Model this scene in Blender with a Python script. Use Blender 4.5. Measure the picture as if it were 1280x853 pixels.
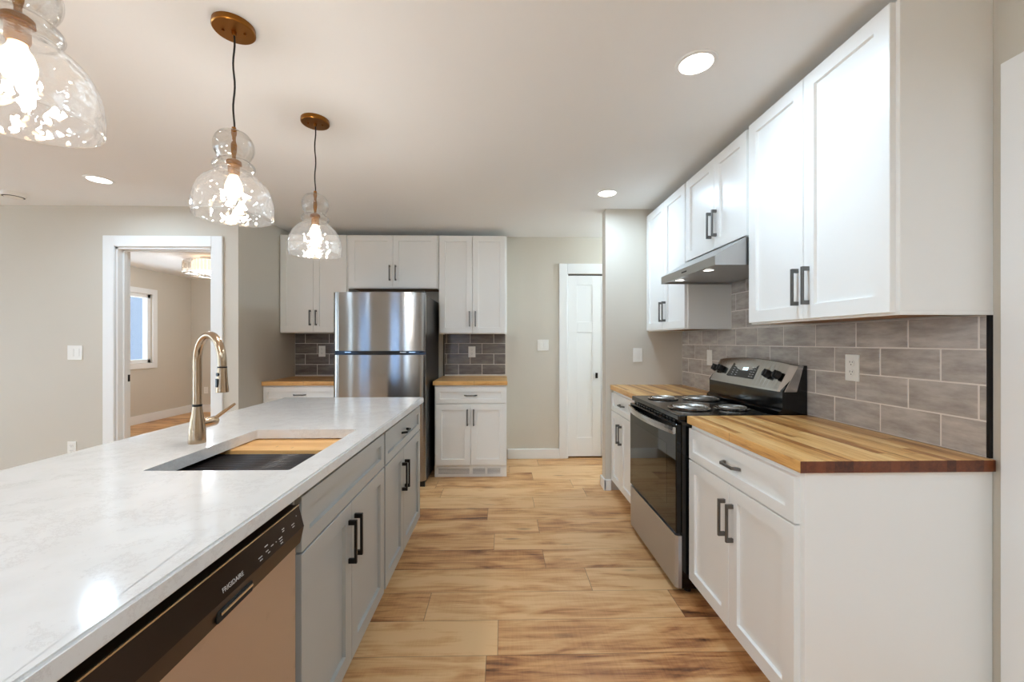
import bpy, bmesh, math, random
from mathutils import Vector, Matrix
random.seed(7)
PI = math.pi
for o in list(bpy.data.objects): bpy.data.objects.remove(o)
S = bpy.context.scene
C = S.collection

# ------------------------------------------------------------------ camera
cam_d = bpy.data.cameras.new('camera'); cam = bpy.data.objects.new('camera', cam_d); C.objects.link(cam)
cam_d.sensor_width = 36; cam_d.lens = 36 * 513.03 / 1280
cam_d.shift_y = 0.00057
cam_d.clip_start = 0.05
cam.location = (0, 0, 1.289); cam.rotation_euler = (PI / 2, 0, -0.0218)
S.camera = cam
# ------------------------------------------------------------------ view, world, light levels
S.view_settings.view_transform = 'Standard'; S.view_settings.look = 'None'
S.view_settings.exposure = 0.57; S.view_settings.gamma = 1; S.view_settings.use_curve_mapping = False
S.cycles.use_denoising = True
S.cycles.max_bounces = 12; S.cycles.diffuse_bounces = 6; S.cycles.glossy_bounces = 6
S.cycles.transmission_bounces = 8; S.cycles.transparent_max_bounces = 16
S.cycles.sample_clamp_indirect = 6; S.cycles.caustics_refractive = False; S.cycles.caustics_reflective = False
DOWNLIGHT_W = 5.9       # recessed lights over the kitchen
REAR_FILL_W = 9.5           # unseen downlights added as fill behind the camera and at the left
BULB_W = 5.2            # each pendant bulb
HALL_W = 48.0
BEDROOM_W = 42.0
W = bpy.data.worlds.new('sky'); S.world = W; W.use_nodes = True
wb = W.node_tree.nodes['Background']; wb.inputs[0].default_value = (0.71, 0.87, 1.0, 1); wb.inputs[1].default_value = 4.0

sun_d = bpy.data.lights.new('sun', 'SUN'); sun_d.energy = 22.0; sun_d.angle = .02; sun_d.color = (.90, .96, 1)
sun = bpy.data.objects.new('sun', sun_d); C.objects.link(sun); sun.rotation_euler = Vector((-.62, -.62, -.62)).to_track_quat('-Z', 'Y').to_euler()
# ------------------------------------------------------------------ materials
def lin(c):
    return tuple(((x / 255) / 12.92 if x / 255 <= 0.04045 else ((x / 255 + 0.055) / 1.055) ** 2.4) for x in c) + (1.0,)
class NT:
    def __init__(s, name):
        s.m = bpy.data.materials.new(name); s.m.use_nodes = True
        s.t = s.m.node_tree; s.b = s.t.nodes['Principled BSDF']; s.out = s.t.nodes['Material Output']
    def n(s, kind, **kw):
        x = s.t.nodes.new('ShaderNode' + kind)
        for k, v in kw.items():
            if k.startswith('i_'): x.inputs[k[2:].replace('_', ' ')].default_value = v
            elif k == 'ins':
                for a, b in v.items(): x.inputs[a].default_value = b
            else: setattr(x, k, v)
        return x
    def l(s, a, b): s.t.links.new(a, b)
    def set(s, **kw):
        for k, v in kw.items(): s.b.inputs[k.replace('_', ' ')].default_value = v
    def ramp(s, fac, stops):
        r = s.n('ValToRGB'); e = r.color_ramp.elements
        while len(e) < len(stops): e.new(0.5)
        for i, (p, c) in enumerate(stops): e[i].position = p; e[i].color = c
        s.l(fac, r.inputs[0]); return r
    def math(s, op, a, b=None):
        x = s.n('Math', operation=op)
        for i, v in enumerate((a, b)):
            if v is None: continue
            if isinstance(v, (int, float)): x.inputs[i].default_value = v
            else: s.l(v, x.inputs[i])
        return x.outputs[0]
    def bump(s, h, strength=0.1, dist=0.001):
        b = s.n('Bump'); b.inputs['Strength'].default_value = strength; b.inputs['Distance'].default_value = dist
        s.l(h, b.inputs['Height']); s.l(b.outputs[0], s.b.inputs['Normal']); return b

def paint(name, rgb, rough=0.5, var=0.03, bump=0.05, scale=60, spec=0.5):
    k = NT(name); k.set(Roughness=rough); k.b.inputs['Specular IOR Level'].default_value = spec
    tc = k.n('TexCoord'); nz = k.n('TexNoise'); nz.inputs['Scale'].default_value = 1.3
    k.l(tc.outputs['Object'], nz.inputs['Vector'])
    c = lin(rgb); d = tuple(x * (1 - var) for x in c[:3]) + (1,)
    r = k.ramp(nz.outputs[0], [(0.3, d), (0.7, c)]); k.l(r.outputs[0], k.b.inputs['Base Color'])
    if bump:
        n2 = k.n('TexNoise'); n2.inputs['Scale'].default_value = scale; n2.inputs['Detail'].default_value = 4
        k.l(tc.outputs['Object'], n2.inputs['Vector']); k.bump(n2.outputs[0], bump, 0.002)
    return k.m
def metal(name, rgb, rough=0.3, brushed=None, metallic=1.0, bstr=0.12, smudge=0.0):
    k = NT(name); k.set(Metallic=metallic, Roughness=rough); k.b.inputs['Base Color'].default_value = lin(rgb)
    tc = k.n('TexCoord')
    if brushed:
        mp = k.n('Mapping'); mp.inputs['Scale'].default_value = brushed
        k.l(tc.outputs['Object'], mp.inputs[0]); nz = k.n('TexNoise'); nz.inputs['Scale'].default_value = 1; nz.inputs['Detail'].default_value = 2
        k.l(mp.outputs[0], nz.inputs['Vector']); k.bump(nz.outputs[0], bstr, 0.0004)
        r = k.n('MapRange'); r.inputs[3].default_value = rough * .85; r.inputs[4].default_value = rough * 1.25
        k.l(nz.outputs[0], r.inputs[0]); k.l(r.outputs[0], k.b.inputs['Roughness'])
    if smudge:
        nz = k.n('TexNoise'); nz.inputs['Scale'].default_value = 9; nz.inputs['Detail'].default_value = 5
        k.l(tc.outputs['Object'], nz.inputs['Vector'])
        c = lin(rgb); r = k.ramp(nz.outputs[0], [(0.62, c), (0.78, tuple(x * (1 - smudge) for x in c[:3]) + (1,))]); k.l(r.outputs[0], k.b.inputs['Base Color'])
    return k.m
M = {}
M['wall'] = paint('greige_wall_paint', (209, 201, 187), 0.6, 0.02, 0.08, 90, 0.3)
M['ceil'] = paint('white_ceiling_paint', (240, 239, 237), 0.8, 0.015, 0.10, 70, 0.2)
M['trim'] = paint('white_trim_paint', (240, 239, 236), 0.32, 0.01, 0)
M['cab'] = paint('white_cabinet_lacquer', (241, 240, 236), 0.30, 0.01, 0)
M['cabgrey'] = paint('grey_cabinet_lacquer', (172, 171, 166), 0.32, 0.04, 0)
M['plastic'] = paint('white_plastic', (238, 234, 226), 0.35, 0.0, 0)
M['dark'] = paint('dark_void', (14, 13, 12), 0.7, 0, 0)
M['rawwood'] = paint('raw_cabinet_underside', (150, 112, 80), 0.6, 0.2, 0)
M['black'] = paint('black_enamel', (9, 9, 10), 0.12, 0, 0)
M['blackmatte'] = paint('black_plastic', (16, 16, 17), 0.35, 0, 0)
M['blackside'] = paint('black_textured_steel', (24, 22, 22), 0.32, 0.1, 0.15, 300)
M['ovenglass'] = paint('black_oven_glass', (4, 4, 5), 0.03, 0, 0, spec=0.4)
M['ovenwin'] = paint('oven_window_glass', (16, 15, 15), 0.04, 0, 0, spec=0.5)
M['steel'] = metal('brushed_stainless', (186, 184, 182), 0.17, (3, 3, 900), bstr=0.10)
M['fridge'] = metal('fridge_stainless', (172, 169, 166), 0.13, (5, 5, 500), bstr=0.06)
def aniso(m, a, rot):
    t = m.node_tree; b = t.nodes['Principled BSDF']; b.inputs['Anisotropic'].default_value = a; b.inputs['Anisotropic Rotation'].default_value = rot
    tg = t.nodes.new('ShaderNodeTangent'); tg.direction_type = 'RADIAL'; tg.axis = 'Z'; t.links.new(tg.outputs[0], b.inputs['Tangent']); return m
M['fridge'] = aniso(metal('fridge_stainless', (158, 155, 152), 0.15), .96, .25)
M['steelh'] = metal('hood_stainless', (178, 176, 174), 0.28, (900, 4, 4))
M['steeld'] = metal('drawer_stainless', (196, 199, 206), 0.42, (4, 4, 900))
M['dwsteel'] = metal('dishwasher_stainless', (208, 198, 194), 0.36, (700, 3, 3), smudge=0.25)
M['chrome'] = metal('chrome', (215, 213, 210), 0.10)
M['coil'] = metal('burner_coil', (205, 200, 192), 0.42)
M['pull'] = metal('pull_metal_lit', (112, 110, 107), 0.38, metallic=0.85)  # same metal as the island pulls, reflected light put into the colour
M['pullblack'] = metal('black_pull', (20, 19, 18), 0.35, metallic=0.4)
M['brass'] = metal('aged_brass', (150, 100, 44), 0.32)
M['faucet'] = metal('champagne_nickel', (178, 154, 128), 0.20, (60, 60, 900))
M['cord'] = paint('black_cord', (12, 11, 11), 0.6, 0, 0)
M['bronze'] = metal('dark_bronze_panel', (62, 46, 34), 0.30, metallic=0.7)
M['edge'] = metal('black_edge_trim', (26, 24, 24), 0.4, metallic=0.5)
M['mark'] = paint('printed_marks', (205, 200, 195), 0.5, 0, 0)
M['sinkdark'] = metal('sink_steel', (120, 118, 116), 0.35)
M['rack'] = paint('dark_rack_rods', (44, 38, 37), 0.35, 0.1, 0)
M['grout'] = paint('pale_grout', (222, 212, 202), 0.85, 0.05, 0)

def emit(name, rgb, st):
    k = NT(name); k.set(Roughness=0.5); k.b.inputs['Base Color'].default_value = lin(rgb)
    k.b.inputs['Emission Color'].default_value = lin(rgb); k.b.inputs['Emission Strength'].default_value = st; return k.m
M['led'] = emit('led_lens', (255, 250, 242), 4.0)
M['bulb'] = emit('bulb_glow', (255, 226, 188), 6.0)
M['hoodled'] = emit('hood_lamp', (255, 250, 240), 3.0)
M['crystal_lit'] = emit('lit_inner_drum', (255, 232, 205), 1.1)
M['digits'] = emit('clock_digits', (200, 235, 255), 1.5)

def thin_glass(name, tint=(1, 1, 1, 1), bumpy=0.0, scale=30, rough=0.0, ior=1.5, extra=0.0, haze=0.0):
    k = NT(name); t = k.t; t.nodes.remove(k.b)
    tr = k.n('BsdfTransparent'); tr.inputs[0].default_value = tint
    gl = k.n('BsdfGlossy'); gl.inputs['Roughness'].default_value = rough
    fr = k.n('LayerWeight'); fr.inputs[0].default_value = 0.5
    f0 = ((ior - 1) / (ior + 1)) ** 2
    fres = k.math('ADD', k.math('MULTIPLY', k.math('POWER', fr.outputs['Facing'], 5.0), 1 - f0), f0)
    mx = k.n('MixShader')
    f = k.math('ADD', fres, extra)
    k.l(f, mx.inputs[0]); k.l(tr.outputs[0], mx.inputs[1]); k.l(gl.outputs[0], mx.inputs[2])
    if haze:
        df = k.n('BsdfDiffuse'); tl = k.n('BsdfTranslucent'); m1 = k.n('MixShader'); m1.inputs[0].default_value = 0.5; m2 = k.n('MixShader'); m2.inputs[0].default_value = haze
        k.l(df.outputs[0], m1.inputs[1]); k.l(tl.outputs[0], m1.inputs[2]); k.l(mx.outputs[0], m2.inputs[1]); k.l(m1.outputs[0], m2.inputs[2]); k.l(m2.outputs[0], k.out.inputs[0])
    else: k.l(mx.outputs[0], k.out.inputs[0])
    if bumpy:
        tc = k.n('TexCoord'); nz = k.n('TexVoronoi', feature='SMOOTH_F1'); nz.inputs['Scale'].default_value = scale
        n0 = k.n('TexNoise'); n0.inputs['Scale'].default_value = scale * .6
        mv = k.n('VectorMath', operation='ADD'); sc = k.n('VectorMath', operation='SCALE'); sc.inputs[3].default_value = 0.05
        k.l(tc.outputs['Object'], n0.inputs['Vector']); k.l(n0.outputs['Color'], sc.inputs[0]); k.l(tc.outputs['Object'], mv.inputs[0]); k.l(sc.outputs[0], mv.inputs[1])
        k.l(mv.outputs[0], nz.inputs['Vector'])
        b = k.n('Bump'); b.inputs['Strength'].default_value = bumpy; b.inputs['Distance'].default_value = 0.01
        k.l(nz.outputs['Distance'], b.inputs['Height']); k.l(b.outputs[0], gl.inputs['Normal']); k.l(b.outputs[0], fr.inputs['Normal'])
    return k.m
M['pane'] = thin_glass('window_glass', (0.95, 0.98, 1, 1))
M['shade'] = thin_glass('seeded_clear_glass', (0.97, 0.965, 0.955, 1), 0.9, 32, 0.02, 1.5, 0.045, 0.016)
M['crystal'] = thin_glass('crystal_glass', (0.97, 0.95, 0.92, 1), 0.9, 60, 0.05, 1.6, 0.1)

def floor_mat():
    k = NT('vinyl_plank'); k.set(Roughness=0.38)
    tc = k.n('TexCoord'); sp = k.n('SeparateXYZ'); k.l(tc.outputs['Object'], sp.inputs[0])
    y = k.math('DIVIDE', k.math('SUBTRACT', sp.outputs[1], 1.686 - 0.2135 * 20), 0.2135)
    row = k.math('FLOOR', y); fy = k.math('FRACT', y)
    wn = k.n('TexWhiteNoise', noise_dimensions='1D'); k.l(row, wn.inputs['W'])
    x = k.math('ADD', k.math('DIVIDE', sp.outputs[0], 1.22), k.math('MULTIPLY', wn.outputs[0], 7.3))
    pid = k.math('FLOOR', x); fx = k.math('FRACT', x)
    cb = k.n('CombineXYZ'); k.l(row, cb.inputs[0]); k.l(pid, cb.inputs[1])
    w2 = k.n('TexWhiteNoise', noise_dimensions='2D'); k.l(cb.outputs[0], w2.inputs['Vector'])
    # grain: stretched along X and shifted per plank
    off = k.n('VectorMath', operation='SCALE'); k.l(w2.outputs['Color'], off.inputs[0]); off.inputs[3].default_value = 37.0
    ad = k.n('VectorMath', operation='ADD'); k.l(tc.outputs['Object'], ad.inputs[0]); k.l(off.outputs[0], ad.inputs[1])
    mp = k.n('Mapping'); mp.inputs['Scale'].default_value = (1.5, 22, 1); k.l(ad.outputs[0], mp.inputs[0])
    g1 = k.n('TexNoise'); g1.inputs['Scale'].default_value = 1.6; g1.inputs['Detail'].default_value = 7; g1.inputs['Roughness'].default_value = 0.62; g1.inputs['Distortion'].default_value = 0.9
    k.l(mp.outputs[0], g1.inputs['Vector'])
    mp2 = k.n('Mapping'); mp2.inputs['Scale'].default_value = (1.1, 4.2, 1); k.l(ad.outputs[0], mp2.inputs[0])
    g2 = k.n('TexNoise'); g2.inputs['Scale'].default_value = 2.2; g2.inputs['Detail'].default_value = 3; g2.inputs['Distortion'].default_value = 1.2
    k.l(mp2.outputs[0], g2.inputs['Vector'])
    mp3 = k.n('Mapping'); mp3.inputs['Scale'].default_value = (160, 6, 1); k.l(ad.outputs[0], mp3.inputs[0])
    g3 = k.n('TexNoise'); g3.inputs['Scale'].default_value = 1.0; g3.inputs['Detail'].default_value = 2; k.l(mp3.outputs[0], g3.inputs['Vector'])
    f = k.math('ADD', k.math('MULTIPLY', g1.outputs[0], 0.55), k.math('MULTIPLY', g2.outputs[0], 0.55))
    f = k.math('ADD', f, k.math('MULTIPLY', k.math('SUBTRACT', g3.outputs[0], 0.5), 0.06))
    f = k.math('ADD', f, k.math('MULTIPLY', k.math('SUBTRACT', w2.outputs['Value'], 0.5), 0.20))
    r = k.ramp(f, [(0.31, lin((88, 52, 30))), (0.41, lin((160, 106, 63))), (0.52, lin((202, 149, 96))), (0.66, lin((222, 179, 128)))])
    mk = k.n('Mapping'); mk.inputs['Scale'].default_value = (1.15, 4.6, 1); k.l(ad.outputs[0], mk.inputs[0])
    vo = k.n('TexVoronoi'); vo.inputs['Scale'].default_value = 1.7; k.l(mk.outputs[0], vo.inputs['Vector'])
    kn = k.n('MapRange'); kn.inputs[1].default_value = 0.02; kn.inputs[2].default_value = 0.14; kn.inputs[3].default_value = 0.75; kn.inputs[4].default_value = 0.0; k.l(vo.outputs['Distance'], kn.inputs[0])
    mk2 = k.n('MixRGB'); mk2.inputs[2].default_value = lin((92, 56, 34)); k.l(kn.outputs[0], mk2.inputs[0]); k.l(r.outputs[0], mk2.inputs[1]); r = mk2
    # joints
    ey = k.math('MINIMUM', fy, k.math('SUBTRACT', 1.0, fy)); ex = k.math('MINIMUM', fx, k.math('SUBTRACT', 1.0, fx))
    jy = k.math('LESS_THAN', ey, 0.006); jx = k.math('LESS_THAN', ex, 0.0014); j = k.math('MAXIMUM', jy, jx)
    mx = k.n('MixRGB'); mx.inputs[2].default_value = lin((76, 52, 34)); k.l(k.math('MULTIPLY', j, 0.6), mx.inputs[0]); k.l(r.outputs[0], mx.inputs[1])
    k.l(mx.outputs[0], k.b.inputs['Base Color'])
    h = k.math('SUBTRACT', k.math('MULTIPLY', g1.outputs[0], 0.3), j); k.bump(h, 0.25, 0.001)
    rr = k.n('MapRange'); rr.inputs[3].default_value = 0.32; rr.inputs[4].default_value = 0.5; k.l(g1.outputs[0], rr.inputs[0]); k.l(rr.outputs[0], k.b.inputs['Roughness'])
    return k.m
M['floor'] = floor_mat()

def butcher(name, along, stave=0.030, length=0.75, light=(244, 204, 140), mid=(222, 168, 98), dk=(158, 96, 44), rough=0.32):
    """staves run along object axis `along` (0 = x, 1 = y)"""
    k = NT(name); k.set(Roughness=rough)
    tc = k.n('TexCoord'); sp = k.n('SeparateXYZ'); k.l(tc.outputs['Object'], sp.inputs[0])
    A = sp.outputs[along]; B = sp.outputs[1 - along]
    b = k.math('DIVIDE', k.math('ADD', B, 10.0), stave); row = k.math('FLOOR', b); fb = k.math('FRACT', b)
    wn = k.n('TexWhiteNoise', noise_dimensions='1D'); k.l(row, wn.inputs['W'])
    a = k.math('ADD', k.math('DIVIDE', A, length), k.math('MULTIPLY', wn.outputs[0], 9.1)); pid = k.math('FLOOR', a); fa = k.math('FRACT', a)
    cb = k.n('CombineXYZ'); k.l(row, cb.inputs[0]); k.l(pid, cb.inputs[1])
    w2 = k.n('TexWhiteNoise', noise_dimensions='2D'); k.l(cb.outputs[0], w2.inputs['Vector'])
    off = k.n('VectorMath', operation='SCALE'); k.l(w2.outputs['Color'], off.inputs[0]); off.inputs[3].default_value = 19.0
    ad = k.n('VectorMath', operation='ADD'); k.l(tc.outputs['Object'], ad.inputs[0]); k.l(off.outputs[0], ad.inputs[1])
    mp = k.n('Mapping'); sc = [40, 40, 40]; sc[along] = 3.0; mp.inputs['Scale'].default_value = sc; k.l(ad.outputs[0], mp.inputs[0])
    g = k.n('TexNoise'); g.inputs['Scale'].default_value = 1.7; g.inputs['Detail'].default_value = 6; g.inputs['Roughness'].default_value = 0.7; g.inputs['Distortion'].default_value = 0.4; k.l(mp.outputs[0], g.inputs['Vector'])
    f = k.math('ADD', k.math('MULTIPLY', g.outputs[0], 0.85), k.math('SUBTRACT', k.math('MULTIPLY', w2.outputs['Value'], 0.42), 0.13))
    r = k.ramp(f, [(0.22, lin(light)), (0.5, lin(mid)), (0.74, lin(dk))])
    j = k.math('MAXIMUM', k.math('LESS_THAN', fb, 0.03), k.math('LESS_THAN', fa, 0.004))
    mx = k.n('MixRGB'); mx.inputs[2].default_value = lin(tuple(int(x * .6) for x in dk)); k.l(k.math('MULTIPLY', j, 0.45), mx.inputs[0]); k.l(r.outputs[0], mx.inputs[1])
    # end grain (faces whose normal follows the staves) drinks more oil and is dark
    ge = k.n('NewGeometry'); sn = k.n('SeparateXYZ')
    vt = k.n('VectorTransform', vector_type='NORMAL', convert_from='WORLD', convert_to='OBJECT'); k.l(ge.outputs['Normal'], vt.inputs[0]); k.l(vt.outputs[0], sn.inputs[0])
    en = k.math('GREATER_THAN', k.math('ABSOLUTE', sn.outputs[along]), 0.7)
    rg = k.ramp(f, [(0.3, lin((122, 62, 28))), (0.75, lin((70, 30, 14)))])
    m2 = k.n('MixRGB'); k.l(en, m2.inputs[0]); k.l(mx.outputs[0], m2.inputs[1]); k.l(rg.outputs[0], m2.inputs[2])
    k.l(m2.outputs[0], k.b.inputs['Base Color']); k.bump(g.outputs[0], 0.05, 0.001)
    return k.m
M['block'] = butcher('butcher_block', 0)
M['bamboo'] = butcher('bamboo_board', 0, 0.019, 1.5, (232, 188, 128), (226, 176, 112), (206, 150, 86), 0.4)

def quartz():
    k = NT('white_quartz'); k.set(Roughness=0.10)
    tc = k.n('TexCoord'); n = k.n('TexNoise'); n.inputs['Scale'].default_value = 3.0; n.inputs['Detail'].default_value = 10; n.inputs['Roughness'].default_value = 0.8; n.inputs['Distortion'].default_value = 0.2
    k.l(tc.outputs['Object'], n.inputs['Vector'])
    v = k.math('ABSOLUTE', k.math('SUBTRACT', n.outputs[0], 0.5))
    r = k.ramp(v, [(0.0, lin((202, 200, 198))), (0.006, lin((212, 210, 208))), (0.02, lin((217, 216, 214)))])
    n2 = k.n('TexNoise'); n2.inputs['Scale'].default_value = 14; n2.inputs['Detail'].default_value = 5; k.l(tc.outputs['Object'], n2.inputs['Vector'])
    r2 = k.ramp(n2.outputs[0], [(0.35, (0.955, 0.955, 0.95, 1)), (0.6, (1, 1, 1, 1))])
    mx = k.n('MixRGB', blend_type='MULTIPLY'); mx.inputs[0].default_value = 1; k.l(r.outputs[0], mx.inputs[1]); k.l(r2.outputs[0], mx.inputs[2])
    k.l(mx.outputs[0], k.b.inputs['Base Color']); return k.m
M['quartz'] = quartz()

def tile_mat(name, a, b, horiz):
    k = NT(name); k.set(Roughness=0.14)
    tc = k.n('TexCoord'); at = k.n('Attribute'); at.attribute_name = 'tone'
    off = k.n('VectorMath', operation='SCALE'); k.l(at.outputs['Color'], off.inputs[0]); off.inputs[3].default_value = 30.0
    ad = k.n('VectorMath', operation='ADD'); k.l(tc.outputs['Object'], ad.inputs[0]); k.l(off.outputs[0], ad.inputs[1])
    mp = k.n('Mapping'); sc = [26, 26, 26]; sc[horiz] = 6; mp.inputs['Scale'].default_value = sc; k.l(ad.outputs[0], mp.inputs[0])
    n = k.n('TexNoise'); n.inputs['Scale'].default_value = 1.0; n.inputs['Detail'].default_value = 5; n.inputs['Roughness'].default_value = 0.65; k.l(mp.outputs[0], n.inputs['Vector'])
    r = k.ramp(n.outputs[0], [(0.28, lin(a)), (0.72, lin(b))]); k.l(r.outputs[0], k.b.inputs['Base Color'])
    n2 = k.n('TexNoise'); n2.inputs['Scale'].default_value = 24; n2.inputs['Detail'].default_value = 1; k.l(ad.outputs[0], n2.inputs['Vector']); k.bump(n2.outputs[0], 0.35, 0.006)
    return k.m
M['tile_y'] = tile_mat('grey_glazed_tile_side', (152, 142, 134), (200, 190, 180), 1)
M['tile_x_shaded'] = tile_mat('grey_glazed_tile_shaded', (86, 78, 74), (134, 125, 119), 0)  # same tile as the side; back wall shade is put into the colour
def siding():
    k = NT('blue_siding'); k.set(Roughness=0.7); tc = k.n('TexCoord'); sp = k.n('SeparateXYZ'); k.l(tc.outputs['Object'], sp.inputs[0])
    f = k.math('FRACT', k.math('DIVIDE', sp.outputs[2], 0.14)); r = k.ramp(f, [(0.0, lin((70, 86, 100))), (0.12, lin((120, 140, 156))), (1.0, lin((134, 152, 166)))])
    k.l(r.outputs[0], k.b.inputs['Base Color']); return k.m
M['siding'] = siding()
M['sidingblue'] = paint('blue_painted_siding', (96, 118, 148), 0.7, 0.1, 0)
M['snow'] = paint('snow', (235, 240, 246), 0.8, 0.05, 0.3, 8)

# ------------------------------------------------------------------ mesh helpers
class MB:
    def __init__(s): s.bm = bmesh.new()
    def box(s, x0, x1, y0, y1, z0, z1, bev=0.0, seg=2):
        x0, x1 = sorted((x0, x1)); y0, y1 = sorted((y0, y1)); z0, z1 = sorted((z0, z1))
        r = bmesh.ops.create_cube(s.bm, size=1.0)
        for v in r['verts']:
            v.co = Vector((x0 + (v.co.x + .5) * (x1 - x0), y0 + (v.co.y + .5) * (y1 - y0), z0 + (v.co.z + .5) * (z1 - z0)))
        if bev:
            es = list({e for v in r['verts'] for e in v.link_edges})
            bmesh.ops.bevel(s.bm, geom=es, offset=bev, segments=seg, affect='EDGES', profile=0.5)
        return s
    def loft(s, rings, closed=True, cap0=True, cap1=True, smooth=False):
        vs = [[s.bm.verts.new(p) for p in r] for r in rings]; n = len(rings[0])
        for a, b in zip(vs, vs[1:]):
            for i in range(n if closed else n - 1):
                j = (i + 1) % n
                f = s.bm.faces.new((a[i], a[j], b[j], b[i])); f.smooth = smooth
        if cap0: s.bm.faces.new(list(reversed(vs[0])))
        if cap1: s.bm.faces.new(vs[-1])
        return s
    def lathe(s, prof, c=(0, 0, 0), axis='z', seg=32, cap0=False, cap1=False, jitter=None):
        rings = []
        for r, h in prof:
            ring = []
            for i in range(seg):
                a = 2 * PI * i / seg; p = (r * math.cos(a), r * math.sin(a), h)
                if axis == 'x': p = (p[2], p[0], p[1])
                elif axis == 'y': p = (p[1], p[2], p[0])
                ring.append((p[0] + c[0], p[1] + c[1], p[2] + c[2]))
            rings.append(ring)
        return s.loft(rings, True, cap0, cap1, True)
    def cyl(s, c, r, h0, h1, axis='z', seg=24, bev=0.0):
        if bev: pr = [(r - bev, h0), (r, h0 + bev), (r, h1 - bev), (r - bev, h1)]
        else: pr = [(r, h0), (r, h1)]
        return s.lathe(pr, c, axis, seg, True, True)
    def tube(s, pts, r, seg=12, caps=True):
        pts = [Vector(p) for p in pts]; rings = []; up = None
        for i, p in enumerate(pts):
            t = (pts[min(i + 1, len(pts) - 1)] - pts[max(i - 1, 0)]).normalized()
            if up is None: up = Vector((0, 0, 1)) if abs(t.z) < .9 else Vector((1, 0, 0))
            n = (up - t * up.dot(t)).normalized(); up = n; b = t.cross(n)
            rr = r[i] if isinstance(r, (list, tuple)) else r
            rings.append([p + n * (rr * math.cos(2 * PI * k / seg)) + b * (rr * math.sin(2 * PI * k / seg)) for k in range(seg)])
        return s.loft(rings, True, caps, caps, True)
    def prism(s, poly, x0, x1):
        """poly in (y,z), extruded along x"""
        return s.loft([[(x0, y, z) for y, z in poly], [(x1, y, z) for y, z in poly]])
    def build(s, name, mat, parent=None, loc=None):
        bmesh.ops.recalc_face_normals(s.bm, faces=s.bm.faces); s.bm.normal_update()
        for e in s.bm.edges:
            if len(e.link_faces) == 2 and (e.link_faces[0].smooth != e.link_faces[1].smooth or e.calc_face_angle(0) > .7): e.smooth = False
        me = bpy.data.meshes.new(name); s.bm.to_mesh(me); s.bm.free()
        o = bpy.data.objects.new(name, me); C.objects.link(o); me.materials.append(mat)
        if parent is not None: o.parent = parent
        if loc: o.location = loc
        return o
def tag(o, label=None, cat=None, group=None, kind=None):
    if label: o['label'] = label
    if cat: o['category'] = cat
    if group: o['group'] = group
    if kind: o['kind'] = kind
    return o
def thing(name, label, cat, loc=(0, 0, 0), rz=0, group=None):
    o = bpy.data.objects.new(name, None); C.objects.link(o); o.empty_display_size = .05
    o.location = loc; o.rotation_euler = (0, 0, rz); return tag(o, label, cat, group)
def struct(name, mb, mat): return tag(mb.build(name, mat), kind='structure')
def copy_tree(o, parent=None):
    c = o.copy(); C.objects.link(c); c.parent = parent
    for ch in list(o.children): copy_tree(ch, c)
    return c
RIGHT, ISL = -PI / 2, PI / 2       # fronts facing -X / +X ; default faces -Y

# ------------------------------------------------------------------ room shell
ZC = 2.4417
YB, YL, YS, XW, XS = 4.5176, 3.555, 3.544, 1.57, -2.26
YR = -3.4                                  # rear wall of the open room
XF = -6.6                                  # far left wall
struct('floor', MB().box(XF - .2, 4.2, YR - .2, 8.2, -.06, 0), M['floor'])
struct('ceiling', MB().box(XF - .2, 4.2, YR - .2, 8.2, ZC, ZC + .06), M['ceil'])
DX0, DX1, DZ = -3.286, -2.475, 2.094        # cased opening in the left wall
struct('wall_left', MB().box(XF, DX0, YL, YL + .115, 0, ZC).box(DX1, XS, YL, YL + .115, 0, ZC).box(DX0, DX1, YL, YL + .115, DZ, ZC), M['wall'])
struct('wall_side', MB().box(XS - .115, XS, YL + .115, YB, 0, ZC), M['wall'])
PX0, PX1, PZ_ = .708, 1.47, 2.033
struct('wall_back', MB().box(XS - .115, PX0, YB, YB + .115, 0, ZC).box(PX1, 4.0, YB, YB + .115, 0, ZC).box(PX0, PX1, YB, YB + .115, PZ_, ZC), M['wall'])
struct('wall_stub', MB().box(.889, 4.0, YS, YS + .115, 0, ZC), M['wall'])
struct('wall_right', MB().box(XW, XW + .115, YR, YS, 0, ZC), M['wall'])
FILL_WINDOWS = [(-2.4, -.3), (.6, 2.7)]  # unseen windows added to brighten the right-hand cabinet fronts
mb = MB(); y = YR
for a, b in FILL_WINDOWS: mb.box(XF - .115, XF, y, a, 0, ZC).box(XF - .115, XF, a, b, 2.1, ZC).box(XF - .115, XF, a, b, 0, .25); y = b
mb.box(XF - .115, XF, y, YL, 0, ZC); struct('wall_far_left', mb, M['wall'])
for i, (a, b) in enumerate(FILL_WINDOWS):  # panes and frames of the added windows
    w = struct('window_%d' % (i + 7), MB().box(XF - .07, XF - .065, a + .02, b - .02, .27, 2.08), M['pane'])
    f = MB(); f.box(XF, XF + .018, a - .09, b + .09, 2.1, 2.19).box(XF, XF + .018, a - .09, b + .09, .16, .25).box(XF, XF + .018, a - .09, a, .25, 2.1).box(XF, XF + .018, b, b + .09, .25, 2.1)
    for p, q in ((a, a + .05), (b - .05, b), ((a + b) / 2 - .035, (a + b) / 2 + .035)): f.box(XF - .10, XF - .03, p, q, .25, 2.1)
    f.build('window_frame', M['trim'], w)
struct('wall_hall', MB().box(4.0, 4.115, YS, YB + .115, 0, ZC), M['wall'])
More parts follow.
